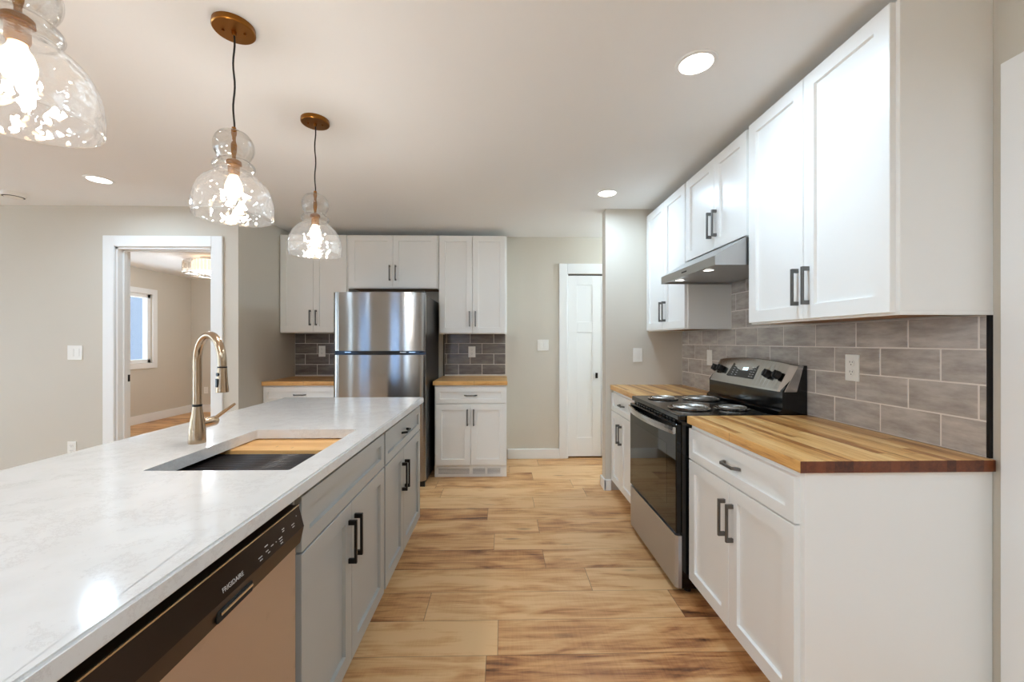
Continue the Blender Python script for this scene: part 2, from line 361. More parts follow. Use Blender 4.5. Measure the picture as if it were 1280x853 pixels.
# rear wall with two tall windows behind the camera
RW = [(-5.17, -4.93), (-4.46, -3.76), (-2.49, -1.93), (-1.70, -1.38)]
mb = MB(); x = XF
for a, b in RW:
    mb.box(x, a, YR - .12, YR, 0, ZC); mb.box(a, b, YR - .12, YR, 2.1, ZC); mb.box(a, b, YR - .12, YR, 0, .35); x = b
mb.box(x, XW, YR - .12, YR, 0, ZC); struct('wall_rear', mb, M['wall'])
for i, (a, b) in enumerate(RW):
    w = struct('window_%d' % (i + 2), MB().box(a + .02, b - .02, YR - .07, YR - .065, .37, 2.08), M['pane'])
    f = MB(); cwid = .09 if b - a > .5 else .05
    for (p, q, r_, t) in ((a - cwid, b + cwid, 2.1, 2.19), (a - cwid, b + cwid, .26, .35)): f.box(p, q, YR, YR + .018, r_, t)
    for p, q in ((a - cwid, a), (b, b + cwid)): f.box(p, q, YR, YR + .018, .35, 2.1)
    f.box(a, a + .03, YR - .10, YR - .03, .35, 2.1).box(b - .03, b, YR - .10, YR - .03, .35, 2.1).box(a, b, YR - .10, YR - .03, .35, .4).box(a, b, YR - .10, YR - .03, 2.05, 2.1)
    f.box(a, b, YR - .10, YR - .03, 1.2, 1.24)
    f.build('window_frame', M['trim'], w)
def portal(name, loc, rot, w, h_):
    ld = bpy.data.lights.new(name, 'AREA'); ld.shape = 'RECTANGLE'; ld.size = w; ld.size_y = h_; ld.cycles.is_portal = True
    lo = bpy.data.objects.new(name, ld); C.objects.link(lo); lo.location = loc; lo.rotation_euler = rot
for a, b in FILL_WINDOWS: portal('window_portal', (XF - .13, (a + b) / 2, 1.175), (0, -PI / 2, 0), 1.85, b - a)
for a, b in RW: portal('window_portal', ((a + b) / 2, YR - .13, 1.225), (PI / 2, 0, 0), b - a, 1.75)
# bedroom beyond the cased opening
BX, BYY = -5.7, 7.63
WY0, WY1, WZ0, WZ1 = 5.55, 6.79, .945, 2.05
struct('wall_bedroom_left', MB().box(BX - .12, BX, YL + .115, WY0, 0, ZC).box(BX - .12, BX, WY1, BYY + .12, 0, ZC).box(BX - .12, BX, WY0, WY1, 0, WZ0).box(BX - .12, BX, WY0, WY1, WZ1, ZC), M['wall'])
struct('wall_bedroom_back', MB().box(BX, XS, BYY, BYY + .12, 0, ZC), M['wall'])
struct('wall_bedroom_right', MB().box(XS - .115, XS, YB + .115, BYY, 0, ZC), M['wall'])
struct('baseboard_bedroom', MB().box(BX, BX + .014, YL + .115, BYY, 0, .135, .003).box(BX + .014, XS - .115, BYY - .014, BYY, 0, .135, .003), M['trim'])
portal('window_portal', (BX - .13, (WY0 + WY1) / 2, (WZ0 + WZ1) / 2), (0, -PI / 2, 0), WZ1 - WZ0, WY1 - WY0)
w1 = struct('window_1', MB().box(BX - .07, BX - .064, WY0 + .03, WY1 - .03, WZ0 + .03, WZ1 - .03), M['pane'])
f = MB(); e = .085
f.box(BX, BX + .02, WY0 - e, WY1 + e, WZ1, WZ1 + e, .003).box(BX, BX + .02, WY0 - e, WY1 + e, WZ0 - e, WZ0, .003)
f.box(BX, BX + .02, WY0 - e, WY0, WZ0, WZ1, .003).box(BX, BX + .02, WY1, WY1 + e, WZ0, WZ1, .003)
f.build('window_casing', M['trim'], w1)
f = MB()
for a, b in ((WY0, WY0 + .06), (WY1 - .06, WY1), ((WY0 + WY1) / 2 - .03, (WY0 + WY1) / 2 + .03)): f.box(BX - .1, BX - .02, a, b, WZ0, WZ1, .004)
f.box(BX - .1, BX - .02, WY0, WY1, WZ0, WZ0 + .06, .004).box(BX - .1, BX - .02, WY0, WY1, WZ1 - .06, WZ1, .004)
f.build('window_sash', M['trim'], w1)
# baseboards
struct('baseboard_back', MB().box(.05, .618, YB - .015, YB, 0, .108, .003), M['trim'])
struct('baseboard_stub', MB().box(.874, .935, YS - .016, YS, 0, .093, .003).box(.873, .889, YS - .016, YS + .131, 0, .093, .003).box(.873, 1.6, YS + .115, YS + .131, 0, .093, .003), M['trim'])
struct('baseboard_left', MB().box(XF, -3.39, YL - .015, YL, 0, .108, .003).box(-2.38, XS + .015, YL - .015, YL, 0, .108, .003), M['trim'])
struct('baseboard_far_left', MB().box(XF, XF + .015, YR, YL - .015, 0, .108, .003), M['trim'])
struct('baseboard_rear', MB().box(XF + .015, XW, YR, YR + .015, 0, .108, .003), M['trim'])
# trim_1 : casing and jamb of the left opening
f = MB(); cw = .092
f.box(DX0 - cw, DX0, YL - .02, YL, 0, DZ + cw, .004).box(DX1, DX1 + cw, YL - .02, YL, 0, DZ + cw, .004).box(DX0, DX1, YL - .02, YL, DZ, DZ + cw, .004)
f.box(DX0 - .001, DX0 + .018, YL, YL + .117, 0, DZ).box(DX1 - .018, DX1 + .001, YL, YL + .117, 0, DZ).box(DX0, DX1, YL, YL + .117, DZ - .018, DZ)
f.box(DX0 + .018, DX0 + .03, YL + .045, YL + .08, 0, DZ - .018, .002).box(DX1 - .03, DX1 - .018, YL + .045, YL + .08, 0, DZ - .018, .002).box(DX0 + .018, DX1 - .018, YL + .045, YL + .08, DZ - .03, DZ - .018, .002)
t1 = struct('trim_1', f, M['trim'])
MB().box(DX0 + .018, DX0 + .0205, YL + .085, YL + .113, .94, 1.0, .001).box(DX0 + .019, DX0 + .022, YL + .093, YL + .104, .955, .985).build('strike_plate', M['pullblack'], t1)
# trim_2 : casing of the closet door
f = MB(); cw = .09
f.box(PX0 - cw, PX0, YB - .018, YB, 0, PZ_ + .115, .004).box(PX1, PX1 + cw, YB - .018, YB, 0, PZ_ + .115, .004).box(PX0, PX1, YB - .018, YB, PZ_ + .004, PZ_ + .115, .004)
f.box(PX0 - .001, PX0 + .012, YB, YB + .115, 0, PZ_).box(PX1 - .012, PX1 + .001, YB, YB + .115, 0, PZ_)
struct('trim_2', f, M['trim'])
struct('wall_closet', MB().box(PX0 - .12, PX1 + .12, YB + .7, YB + .75, 0, ZC).box(PX0 - .12, PX0 - .08, YB + .115, YB + .7, 0, ZC).box(PX1 + .08, PX1 + .12, YB + .115, YB + .7, 0, ZC), M['wall'])
struct('dark_head_strip', MB().box(PX0, PX1, YB + .01, YB + .05, PZ_ - .012, PZ_), M['dark'])  # dark strip between the closet door leaves and the opening's head
# right wall door casing close to the camera
f = MB(); f.box(XW - .02, XW, 1.15, 1.247, 0, 2.155, .003).box(XW - .02, XW, .3, 1.15, 2.06, 2.155, .003).box(XW - .02, XW, .2, .3, 0, 2.155, .003)
struct('trim_3', f, M['trim'])
d3 = struct('door_3', MB().box(XW - .012, XW, .3, 1.15, .01, 2.06), M['trim'])

# ------------------------------------------------------------------ shaker fronts and pulls (local: x width, front at -y, z up)
def rect(x0, x1, z0, z1, i, y): return [(x0 + i, y, z0 + i), (x1 - i, y, z0 + i), (x1 - i, y, z1 - i), (x0 + i, y, z1 - i)]
def shaker(x0, x1, z0, z1, y=0.0, t=.02, rail=.057, rec=.012):
    mb = MB(); r = [rect(x0, x1, z0, z1, 0, y), rect(x0, x1, z0, z1, 0, y - t + .0015), rect(x0, x1, z0, z1, .0015, y - t),
                    rect(x0, x1, z0, z1, rail, y - t), rect(x0, x1, z0, z1, rail + .0018, y - t + rec)]
    return mb.loft(r)
def pull(parent, x, z, y, vertical=True, L=.155, mat=None):
    mb = MB(); h = L / 2; w = .0055; d = .030
    if vertical:
        mb.box(x - w, x + w, y - d, y - d + .009, z - h, z + h, .001)
        for s_ in (-1, 1): mb.box(x - w, x + w, y - d + .008, y, z + s_ * h, z + s_ * (h - .017), .001)
    else:
        mb.box(x - h * .55, x + h * .55, y - d, y - d + .009, z - w, z + w, .001)
        for s_ in (-1, 1):
            a, b = x + s_ * h, x + s_ * h * .5
            mb.loft([[(a - s_ * 0, y, z - w), (a, y, z + w), (a - s_ * .016, y, z + w), (a - s_ * .016, y, z - w)],
                     [(b + s_ * .012, y - d, z - w), (b + s_ * .012, y - d, z + w), (b, y - d, z + w), (b, y - d, z - w)]])
    return mb.build('pull_handle', mat, parent)

def base_cabinet(name, label, loc, rz, w, depth, drawer=True, mat='cab', pmat='pull', toe=.085, fl=0, fr=0, split=None, false_front=False, cat='cabinet', toe_flush=False, group=None, dz=(.702, .853), doors=True, handles=True, deep_side=False, box_back=None, dh_len=.125, top=.876, hz=.62):
    """x from 0 to w (left to right seen from the front), front face of the box at y=0"""
    t = thing(name, label, cat, loc, rz, group); m = M[mat]
    b = MB().box(0, .018, 0, depth, toe, top, .001).box(w - .018, w, 0, depth, toe, top, .001).box(.018, w - .018, .018, depth, toe, toe + .018).box(.018, w - .018, depth - .012, depth, toe, top)
    b.box(.018, .04, 0, .018, toe, top).box(w - .04, w - .018, 0, .018, toe, top).box(.04, w - .04, 0, .018, top - .03, top).box(.04, w - .04, 0, .018, .685, .72).box(.04, w - .04, 0, .018, toe, toe + .03)
    b.build('carcass', m, t)
    k = MB().box(0.0, w, .07 if not toe_flush else .002, .085 if not toe_flush else .02, 0, toe)
    if not toe_flush: k.box(0, .018, .085, depth, 0, toe).box(w - .018, w, .085, depth, 0, toe)
    k.build('toe_kick', m, t)
    x0, x1 = fl + .01, w - fr - .01
    if drawer:
        d = shaker(x0, x1, dz[0], dz[1], 0, .02, .042 if not false_front else .045).build('drawer_front' if not false_front else 'false_front', m, t)
        if not false_front: pull(d, (x0 + x1) / 2, (dz[0] + dz[1]) / 2, -.02 + .009, False, dh_len, M[pmat])
    s = split if split is not None else (x0 + x1) / 2
    z0, z1 = toe + .01, (dz[0] - .006 if drawer else top - .02)
    for a, c, hx in ((x0, s - .0015, s - .03), (s + .0015, x1, s + .03)):
        d = shaker(a, c, z0, z1).build('door', m, t); pull(d, hx, hz - .0775, -.02, True, .155, M[pmat])
    return t
def wall_cabinet(label, loc, rz, w, z0, z1, depth=.305, split=None, hz=None, group='wall_cabinets', fl=0, fr=0, under=.0, z0d=None):
    t = thing('wall_cabinet', label, 'cabinet', (loc[0], loc[1], z0), rz, group); H = z1 - z0; m = M['cab']
    MB().box(0, w, 0, depth, 0.012, H, .001).build('carcass', m, t)
    MB().box(0, w, 0, .019, 0, .0119).box(0, .016, .019, depth, 0, .0119).box(w - .016, w, .019, depth, 0, .0119).build('bottom_rail', m, t)
    MB().box(.0165, w - .0165, .0195, depth, .006, .0118).build('underside_panel', M['rawwood'], t)
    x0, x1 = fl + .008, w - fr - .014
    s = split if split is not None else (x0 + x1) / 2
    for a, c, hx in ((x0, s - .0015, s - .03), (s + .0015, x1, s + .03)):
        d = shaker(a, c, .008, H - .003).build('door', m, t); pull(d, hx, (hz - z0), -.02, True, .155, M['pull'])
    return t

# ------------------------------------------------------------------ right run
# base cabinets: local +x runs toward the camera (world -Y)
base_cabinet('base_cabinet', 'white base cabinet nearest the camera on the right, under the long butcher block', (.956, 2.058, 0), RIGHT, .777, .612, fr=.010, split=.375, toe=.085, hz=.625)
base_cabinet('base_cabinet', 'white base cabinet between black stove and stub wall, under the short butcher block', (.956, 3.540, 0), RIGHT, .712, .612, fr=.10, split=.283, toe=.085, hz=.62)
def slab(name, label, x0, x1, y0, y1, mat, rz=0):
    """origin at the corner, staves along local x"""
    t = MB().box(0, x1 - x0, 0, y1 - y0, -.038, 0, .002).build(name, mat); t.location = (x0, y0, .914); return tag(t, label, 'countertop')
def slab_rot(label, x0, x1, y0, y1):
    L, D = y1 - y0, x1 - x0
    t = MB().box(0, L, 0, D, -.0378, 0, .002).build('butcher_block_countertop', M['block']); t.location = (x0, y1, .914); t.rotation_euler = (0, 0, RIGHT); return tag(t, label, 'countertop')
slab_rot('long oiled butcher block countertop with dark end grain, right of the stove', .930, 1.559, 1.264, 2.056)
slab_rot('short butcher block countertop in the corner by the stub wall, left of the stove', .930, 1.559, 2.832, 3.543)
wall_cabinet('tall white wall cabinet nearest the camera, its blank end panel facing out', (1.265, 2.062, 0), RIGHT, .781, 1.375, 2.385, split=.385, hz=1.518)
wall_cabinet('short white wall cabinet directly above the steel range hood', (1.265, 2.775, 0), RIGHT, .712, 1.826, 2.378, split=.375, hz=1.982)
wall_cabinet('white wall cabinet in the right corner against the stub wall, beyond the range hood', (1.265, 3.543, 0), RIGHT, .767, 1.375, 2.378, split=.39, hz=1.52)

# ------------------------------------------------------------------ tiled backsplashes
def tiles(name, label, horiz, fixed, out, u0, u1, z0, z1, rows, pitch, joints, mat, holes=()):
    """rows: bottom z of each course; joints: one joint coordinate for even and odd rows"""
    t = thing(name, label, 'backsplash', (0, 0, 0)); g = .005; th = .009; fixed = fixed + out * .0006
    def bx(mb, a, b, c, d, e, f):
        if horiz == 'y': mb.box(*sorted((fixed, fixed + out * e)), a, b, c, d, f)
        else: mb.box(a, b, *sorted((fixed, fixed + out * e)), c, d, f)
    gb = MB(); bx(gb, u0, u1, z0, z1, .0078, 0); gb.build('grout', M['grout'], t)
    mb = MB(); lay = mb.bm.verts.layers.float_color.new('tone'); n0 = 0
    for ri, (a, b) in enumerate(zip(rows, rows[1:])):
        a2, b2 = max(a, z0), min(b, z1)
        if b2 - a2 < .012: continue
        j = joints[ri % 2]; k0 = math.floor((u0 - j) / pitch)
        for k in range(k0, k0 + 40):
            c, d = max(j + k * pitch, u0), min(j + (k + 1) * pitch, u1)
            if d - c < .012: continue
            bx(mb, c + g / 2, d - g / 2, a2 + g / 2, b2 - g / 2, th + random.uniform(-.0006, .0006), .0018)
            mb.bm.verts.ensure_lookup_table(); q = random.random(), random.random(), random.random(), 1
            for v in mb.bm.verts[n0:]: v[lay] = q
            n0 = len(mb.bm.verts)
    mb.build('tile_courses', mat, t); return t
rz_ = [.915 + .1155 * i for i in range(9)]
zr = [.915, 1.031, 1.147, 1.263, 1.379, 1.495, 1.611, 1.727, 1.85]
t = tiles('tile_backsplash', 'grey glazed subway tile backsplash on the right wall behind the stove', 'y', XW, -1, 1.290, 3.5435, .9145, 1.374, zr, .2345, (1.665, 1.548), M['tile_y'])
# the raised field behind the stove
mb2 = tiles('tile_backsplash', 'grey tile field rising up to the range hood behind the stove', 'y', XW, -1, 2.064, 2.774, 1.3755, 1.824, zr, .2345, (1.665, 1.548), M['tile_y'])
tag(MB().box(XW - .012, XW, 1.281, 1.2895, .9145, 1.374).build('edge_trim', M['edge']), 'black metal strip capping the near end of the tile', 'edge trim')
zb = [.925, 1.040, 1.155, 1.269, 1.384]
tiles('tile_backsplash', 'grey tile patch, shade in its colour, in the left corner beside the refrigerator', 'x', YB, -1, XS + .001, -1.50, .9145, 1.374, [.81] + zb, .2577, (-2.149, -2.0205), M['tile_x_shaded'])
tiles('tile_backsplash', 'shiny grey tile patch to the right of the refrigerator', 'x', YB, -1, -.640, .028, .9145, 1.374, [.81] + zb, .2577, (-.102, -.2305), M['tile_x_shaded'])
tag(MB().box(-.652, -.6405, YB - .012, YB, .9145, 1.374).build('edge_trim', M['edge']), 'black metal strip at the left side of the back tile patch by the refrigerator', 'edge trim')

# ------------------------------------------------------------------ back run
base_cabinet('base_cabinet', 'white base cabinet right of the refrigerator with a floor vent in its toe kick', (-.650, 3.918, 0), 0, .684, .598, toe=.105, toe_flush=True, hz=.648)
bc = [o for o in C.objects if o.name.startswith('base_cabinet')][-1]
for a, b in ((.03, .335), (.355, .485), (.495, .63)):
    v = MB().box(a, b, -.004, .0018, .022, .030).box(a, b, -.004, .0018, .086, .093).box(a, a + .006, -.004, .0018, .030, .086).box(b - .006, b, -.004, .0018, .030, .086)
    for k in range(6): v.box(a + .006, b - .006, -.0035, .0015, .034 + k * .0092, .0385 + k * .0092)
    v = v.build('floor_vent', M['trim'], bc); MB().box(a + .006, b - .006, .0, .0018, .030, .086).build('vent_slots', M['pull'], v)
base_cabinet('base_cabinet', 'white base cabinet in the left back corner beside the refrigerator', (XS + .002, 3.918, 0), 0, .684, .598, toe=.105, hz=.648, fl=.0, dz=(.715, .86))
def slabx(label, x0, x1, y0, y1):
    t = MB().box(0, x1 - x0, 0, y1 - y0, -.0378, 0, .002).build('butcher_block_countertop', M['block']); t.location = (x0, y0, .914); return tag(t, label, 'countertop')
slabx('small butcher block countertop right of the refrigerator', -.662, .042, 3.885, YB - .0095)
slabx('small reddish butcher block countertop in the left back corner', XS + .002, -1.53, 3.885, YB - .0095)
YU = 4.213
wall_cabinet('tall white wall cabinet in the left back corner, behind the farthest pendant', (XS + .003, YU, 0), 0, .684, 1.378, 2.372, hz=1.53)
wall_cabinet('wide short white wall cabinet above the refrigerator', (-1.572, YU, 0), 0, .912, 1.83, 2.372, hz=1.985)
wall_cabinet('tall white wall cabinet right of the refrigerator above the shiny tile', (-.656, YU, 0), 0, .694, 1.368, 2.372, hz=1.52)

# ------------------------------------------------------------------ refrigerator
FX0, FX1, FY = -1.487, -.684, 3.60
fr = thing('refrigerator', 'stainless top-freezer refrigerator with black sides, between the back cabinets', 'refrigerator', ((FX0 + FX1) / 2, FY, 0)); fw = (FX1 - FX0) / 2
MB().box(-fw + .003, fw - .003, .075, .80, .035, 1.705, .006).build('body', M['blackside'], fr)
def fdoor(z0, z1, name):
    rings = []
    n = 28; prof = []
    for i in range(n + 1):
        x = -fw + 2 * fw * i / n; s = x / fw; y = .022 * (s ** 2) + (.02 * max(0, (abs(s) - .97) / .03) ** 2)
        prof.append((x, y))
    ring = [(x, y) for x, y in prof] + [(fw, .07), (-fw, .07)]
    mb = MB(); mb.loft([[(x, y, z) for x, y in ring] for z in (z0, z1)])
    mb.bm.normal_update()
    for f_ in mb.bm.faces:
        if abs(f_.normal.z) < .5: f_.smooth = True
    return mb.build(name, M['fridge'], fr)
dtop = fdoor(1.208, 1.722, 'freezer_door'); dlow = fdoor(.06, 1.172, 'fridge_door')
# dark recessed grip between the doors, curved ends
poly = [(-fw + .03, 1.208), (fw - .03, 1.208), (fw - .03, 1.199)]
for i in range(9):
    a = i / 8; poly.append((fw - .03 - .10 * a, 1.199 - .026 * math.sin(a * PI / 2)))
for i in range(9):
    a = 1 - i / 8; poly.append((-fw + .03 + .10 * a, 1.199 - .026 * math.sin(a * PI / 2)))
MB().loft([[(x, .03, z) for x, z in poly], [(x, .07, z) for x, z in poly]]).box(-fw + .002, fw - .002, .055, .074, 1.166, 1.212).build('grip_recess', M['black'], fr)
for x in (-.30, .18, .26): MB().box(x, x + .055, .024, .029, 1.192, 1.199).build('grip_insert', M['chrome'], fr)
MB().cyl((.30, .004, 1.665), .011, -.003, .0, 'y', 20).build('emblem', M['chrome'], fr)
MB().box(fw - .10, fw - .005, .02, .09, 1.722, 1.733, .003).build('hinge_cover', M['blackmatte'], fr)
for x in (-.33, .33):
    for y in (.15, .7): MB().cyl((x, y, 0), .02, 0, .035).build('roller_foot', M['blackmatte'], fr)
g = MB()
g.box(-fw + .01, fw - .01, .06, .08, .0, .055)
g.build('base_grille', M['blackmatte'], fr)

# ------------------------------------------------------------------ island
SX0, SX1, SY0, SY1 = -1.465, -.536, .36, 2.785
HX0, HX1, HY0, HY1 = -1.045, -.623, 1.212, 1.767
def island_slab():
    bm = bmesh.new(); zt, zb_ = .914, .8765
    O = [(SX0, SY0), (SX1, SY0), (SX1, SY1), (SX0, SY1)]; Hh = [(HX0, HY0), (HX1, HY0), (HX1, HY1), (HX0, HY1)]
    # round the hole corners a little
    def rnd(P, r, n=4):
        out = []
        for i, p in enumerate(P):
            a, b = Vector(P[i - 1]), Vector(P[(i + 1) % 4]); p = Vector(p)
            d0, d1 = (a - p).normalized(), (b - p).normalized(); c = p + d0 * r + d1 * r
            for k in range(n + 1):
                t_ = k / n * PI / 2; out.append(tuple(c - d1 * r * math.cos(t_) - d0 * r * math.sin(t_)))
        return out
    Hr = rnd(Hh, .008); Or = rnd(O, .003, 4)
    loops = {}
    for key, P, z in (('ot', Or, zt), ('ob', Or, zb_), ('ht', Hr, zt), ('hb', Hr, zb_)): loops[key] = [bm.verts.new((x, y, z)) for x, y in P]
    n = len(Or)
    for i in range(n):
        j = (i + 1) % n
        bm.faces.new((loops['ot'][i], loops['ot'][j], loops['ht'][j], loops['ht'][i]))
        bm.faces.new((loops['ob'][j], loops['ob'][i], loops['hb'][i], loops['hb'][j]))
        bm.faces.new((loops['ob'][i], loops['ob'][j], loops['ot'][j], loops['ot'][i]))
        bm.faces.new((loops['hb'][j], loops['hb'][i], loops['ht'][i], loops['ht'][j]))
    es = [e for e in bm.edges if e.verts[0] in loops['ot'] and e.verts[1] in loops['ot'] or e.verts[0] in loops['ob'] and e.verts[1] in loops['ob']]
    bmesh.ops.bevel(bm, geom=es, offset=.005, segments=3, affect='EDGES')
    m = MB(); m.bm.free(); m.bm = bm; return m
tag(island_slab().build('quartz_countertop', M['quartz']), 'white veined quartz island countertop with a sink cutout', 'countertop')
# island cabinets: local +x runs away from the camera (world +Y)
XI = -.576
base_cabinet('island_cabinet', 'grey island cabinet with a false drawer front under the sink', (XI, 1.137, 0), ISL, .805, .60, mat='cabgrey', pmat='pullblack', false_front=True, toe=.105, split=.385, hz=.645, dz=(.705, .858))
base_cabinet('island_cabinet', 'grey island cabinet with a drawer at the far end of the island', (XI, 1.946, 0), ISL, .826, .60, mat='cabgrey', pmat='pullblack', toe=.105, split=.36, hz=.622, dz=(.702, .858))
tag(MB().box(-1.20, -1.181, .40, 2.772, 0, .876, .001).box(-1.18, XI, .40, .525, 0, .876, .001).build('island_back_panel', M['cabgrey']), 'plain grey panel closing the seating side and near end of the island', 'panel')
# sink
sk = thing('kitchen_sink', 'steel undermount ledge sink set in the quartz island', 'sink', ((HX0 + HX1) / 2, (HY0 + HY1) / 2, .64))
sx, sy, zt = .250, .34, .2355
def sring(i, z): return [(-sx - .03 + i, -sy + .03 + i, z), (sx - i, -sy + .03 + i, z), (sx - i, sy - i, z), (-sx - .03 + i, sy - i, z)]
MB().loft([sring(-.018, zt), sring(.0, zt), sring(.0, zt - .022), sring(.014, zt - .022), sring(.018, .012), sring(.03, .0)], True, False, True).build('basin', M['sinkdark'], sk)
MB().cyl((-.02, .02, 0), .045, .001, .006, 'z', 28, .001).build('drain', M['chrome'], sk)
# roll-up rack and board on the ledge of the sink
zl = .64 + zt - .022
rk = thing('sink_drying_rack', 'dark roll-up drying rack of thin rods over the near half of the sink', 'drying rack', (-.834, 1.39, zl))
m_ = MB()
for i in range(19): y = -.172 + i * .0195; m_.tube([(-.262, y, .0055), (.225, y, .0055)], .0052, 8)
m_.build('rods', M['rack'], rk)
MB().box(-.262, -.246, -.18, .188, .0, .0035, .001).build('edge_strip', M['blackmatte'], rk); MB().box(.209, .225, -.18, .188, .0, .0035, .001).build('edge_strip', M['blackmatte'], rk)
bd = thing('cutting_board', 'bamboo cutting board resting over the far half of the sink', 'cutting board', (-.852, 1.72, zl))
mbd = MB(); mbd.box(-.246, .226, -.125, .105, .0, .019, .003, 2); mbd.build('board', M['bamboo'], bd)
MB().loft([[(-.13 + .03 * math.cos(a) * 1.0, .075 + .012 * math.sin(a), .0192) for a in [i * PI / 8 for i in range(16)]], [(-.13 + .026 * math.cos(a), .075 + .009 * math.sin(a), .0197) for a in [i * PI / 8 for i in range(16)]]]).build('finger_slot', M['rawwood'], bd)
# faucet
fc = thing('kitchen_faucet', 'champagne gooseneck pull-down faucet behind the island sink', 'faucet', (-1.132, 1.545, .914), -math.radians(33))
MB().lathe([(.0, .0), (.028, .0), (.0285, .004), (.0275, .02), (.0265, .045), (.0225, .08), (.0175, .11), (.0148, .135)], seg=36, cap0=False).build('base', M['faucet'], fc)
MB().lathe([(.0148, .135), (.0155, .137), (.0155, .141), (.0145, .143)], seg=36).build('collar', M['pullblack'], fc)
R = .096; pts = [(0, 0, .135 + i * .03) for i in range(6)] + [(R - R * math.cos(a), 0, .303 + R * math.sin(a)) for a in [PI * i / 22 for i in range(23)]] + [(2 * R + .001, 0, .29)]
MB().tube(pts, .0135, 20).build('spout', M['faucet'], fc)
hd = MB().lathe([(.0135, .290), (.0142, .286), (.0148, .270), (.0165, .235), (.0195, .207), (.019, .200), (.0, .200)], (2 * R + .001, 0, 0), seg=32).build('spray_head', M['faucet'], fc)
MB().lathe([(.0141, .289), (.0146, .2875), (.0146, .285), (.0142, .284)], (2 * R + .001, 0, 0), seg=32).build('seam_ring', M['pullblack'], hd)
bx_ = MB(); bx_.cyl((2 * R + .004, -.0145, .262), .006, -.004, .0015, 'y', 16).build('spray_button', M['blackmatte'], hd)
MB().box(2 * R - .004, 2 * R + .010, -.0205, -.012, .218, .248, .003).build('spray_button', M['blackmatte'], hd)
hn = thing('handle', None, None)
C.objects.unlink(hn); bpy.data.objects.remove(hn)
# the lever stands on the user's right (+Y world); rotate back from the spout frame
ang = math.radians(33)
def rotp(x, y, z): return (x * math.cos(ang) - y * math.sin(ang), x * math.sin(ang) + y * math.cos(ang), z)
MB().tube([rotp(0, 0, .068), rotp(.012, .03, .068), rotp(.022, .062, .070), rotp(.024, .070, .071)], [.019, .0185, .018, .012], 20).tube([rotp(.024, .055, .078), rotp(.045, .085, .105), rotp(.066, .112, .128)], [.0075, .0065, .005], 12).build('lever_handle', M['faucet'], fc)

# ------------------------------------------------------------------ dishwasher (front faces +X)
dw = thing('dishwasher', 'stainless dishwasher with a dark bronze control panel built into the island', 'dishwasher', (-.575, .532, 0), ISL); dl = .598
MB().box(.004, dl - .004, .012, .56, .10, .855).build('body', M['dark'], dw)
MB().box(.002, dl - .002, -.012, .011, .105, .742, .003).build('door_panel', M['dwsteel'], dw)
cp = MB().prism([(.010, .743), (.010, .845), (-.019, .845), (-.034, .788), (-.024, .743)], .002, dl - .002).build('control_panel', M['bronze'], dw)
MB().box(.001, dl - .001, -.0205, -.0175, .8435, .8468).build('chrome_edge', M['chrome'], cp)
# pocket handle below the lettering
MB().box(.262, .372, -.0325, -.026, .748, .772, .003).build('handle_pocket', M['dark'], cp)
MB().box(.268, .366, -.036, -.0325, .762, .768, .001).build('handle_lip', M['chrome'], cp)
# marks and the brand wordmark lie on the sloping upper face of the panel
sl = math.atan2(.015, .057)
def on_panel(x, z, dx, dz_, mb, lift=.0006):
    y = -.019 - (.845 - z) * (.015 / .057) - lift; y2 = -.019 - (.845 - z - dz_) * (.015 / .057) - lift
    mb.loft([[(x, y, z), (x + dx, y, z), (x + dx, y2, z + dz_), (x, y2, z + dz_)], [(x, y + .0005, z), (x + dx, y + .0005, z), (x + dx, y2 + .0005, z + dz_), (x, y2 + .0005, z + dz_)]])
for i, (x, z, a) in enumerate([(.395, .803, .014), (.398, .797, .010), (.424, .815, .012), (.424, .804, .010), (.430, .798, .008), (.446, .806, .010), (.466, .806, .003), (.480, .806, .014), (.481, .800, .012), (.482, .794, .010), (.500, .820, .010), (.500, .815, .008), (.542, .812, .014), (.544, .806, .010), (.571, .824, .003)]):
    mk = MB(); on_panel(x, z, a, .0018, mk); mk.build('printed_mark', M['mark'], cp)
def text_mesh(name, s, size, mat, parent, loc, rot):
    cu = bpy.data.curves.new(name, 'FONT'); cu.body = s; cu.size = size; cu.extrude = .0002; cu.align_x = 'LEFT'; cu.offset = .0
    to = bpy.data.objects.new('tmp', cu); C.objects.link(to); dg = bpy.context.evaluated_depsgraph_get()
    me = bpy.data.meshes.new_from_object(to.evaluated_get(dg)); bpy.data.objects.remove(to)
    me.materials.clear(); me.materials.append(mat)
    o = bpy.data.objects.new(name, me); C.objects.link(o); o.parent = parent; o.location = loc; o.rotation_euler = rot; return o
text_mesh('wordmark', 'FRIGIDAIRE', .0128, M['mark'], cp, (.276, -.019 - (.845 - .800) * .263 - .001, .800), (PI / 2 - sl, 0, 0))

# ------------------------------------------------------------------ stove (front faces -X; local +x toward the camera)
st = thing('electric_stove', 'black and stainless coil-top electric stove between the right base cabinets', 'stove', (.878, 2.442, 0), RIGHT); h = .376
MB().box(-h, h, .03, .64, .03, .884, .003).build('body', M['black'], st)
MB().box(-h, h, .012, .505, .885, .915, .006, 3).build('cooktop', M['black'], st)
dr_ = MB()
prof = [(.0295, .315)]
dr_.loft([[(x, y, z) for x, y in [(-h, .03), (-h, .012), (-h + .012, .0), (h - .012, .0), (h, .012), (h, .03)]] for z in (.035, .300)])
dr_.build('storage_drawer', M['steeld'], st)
od = MB().box(-h, h, .0, .0295, .312, .868, .005, 2).build('oven_door', M['ovenglass'], st)
MB().box(-h + .10, h - .12, -.0006, .001, .42, .745).build('oven_window', M['ovenwin'], od)
hp = []
n = 20; outer = []; inner = []
for i in range(n + 1):
    s = -1 + 2 * i / n; x = s * (h - .004); y = -.048 + .034 * s * s - (.0)
    outer.append((x, y)); inner.append((x, y + .012))
hb = MB(); rings = []
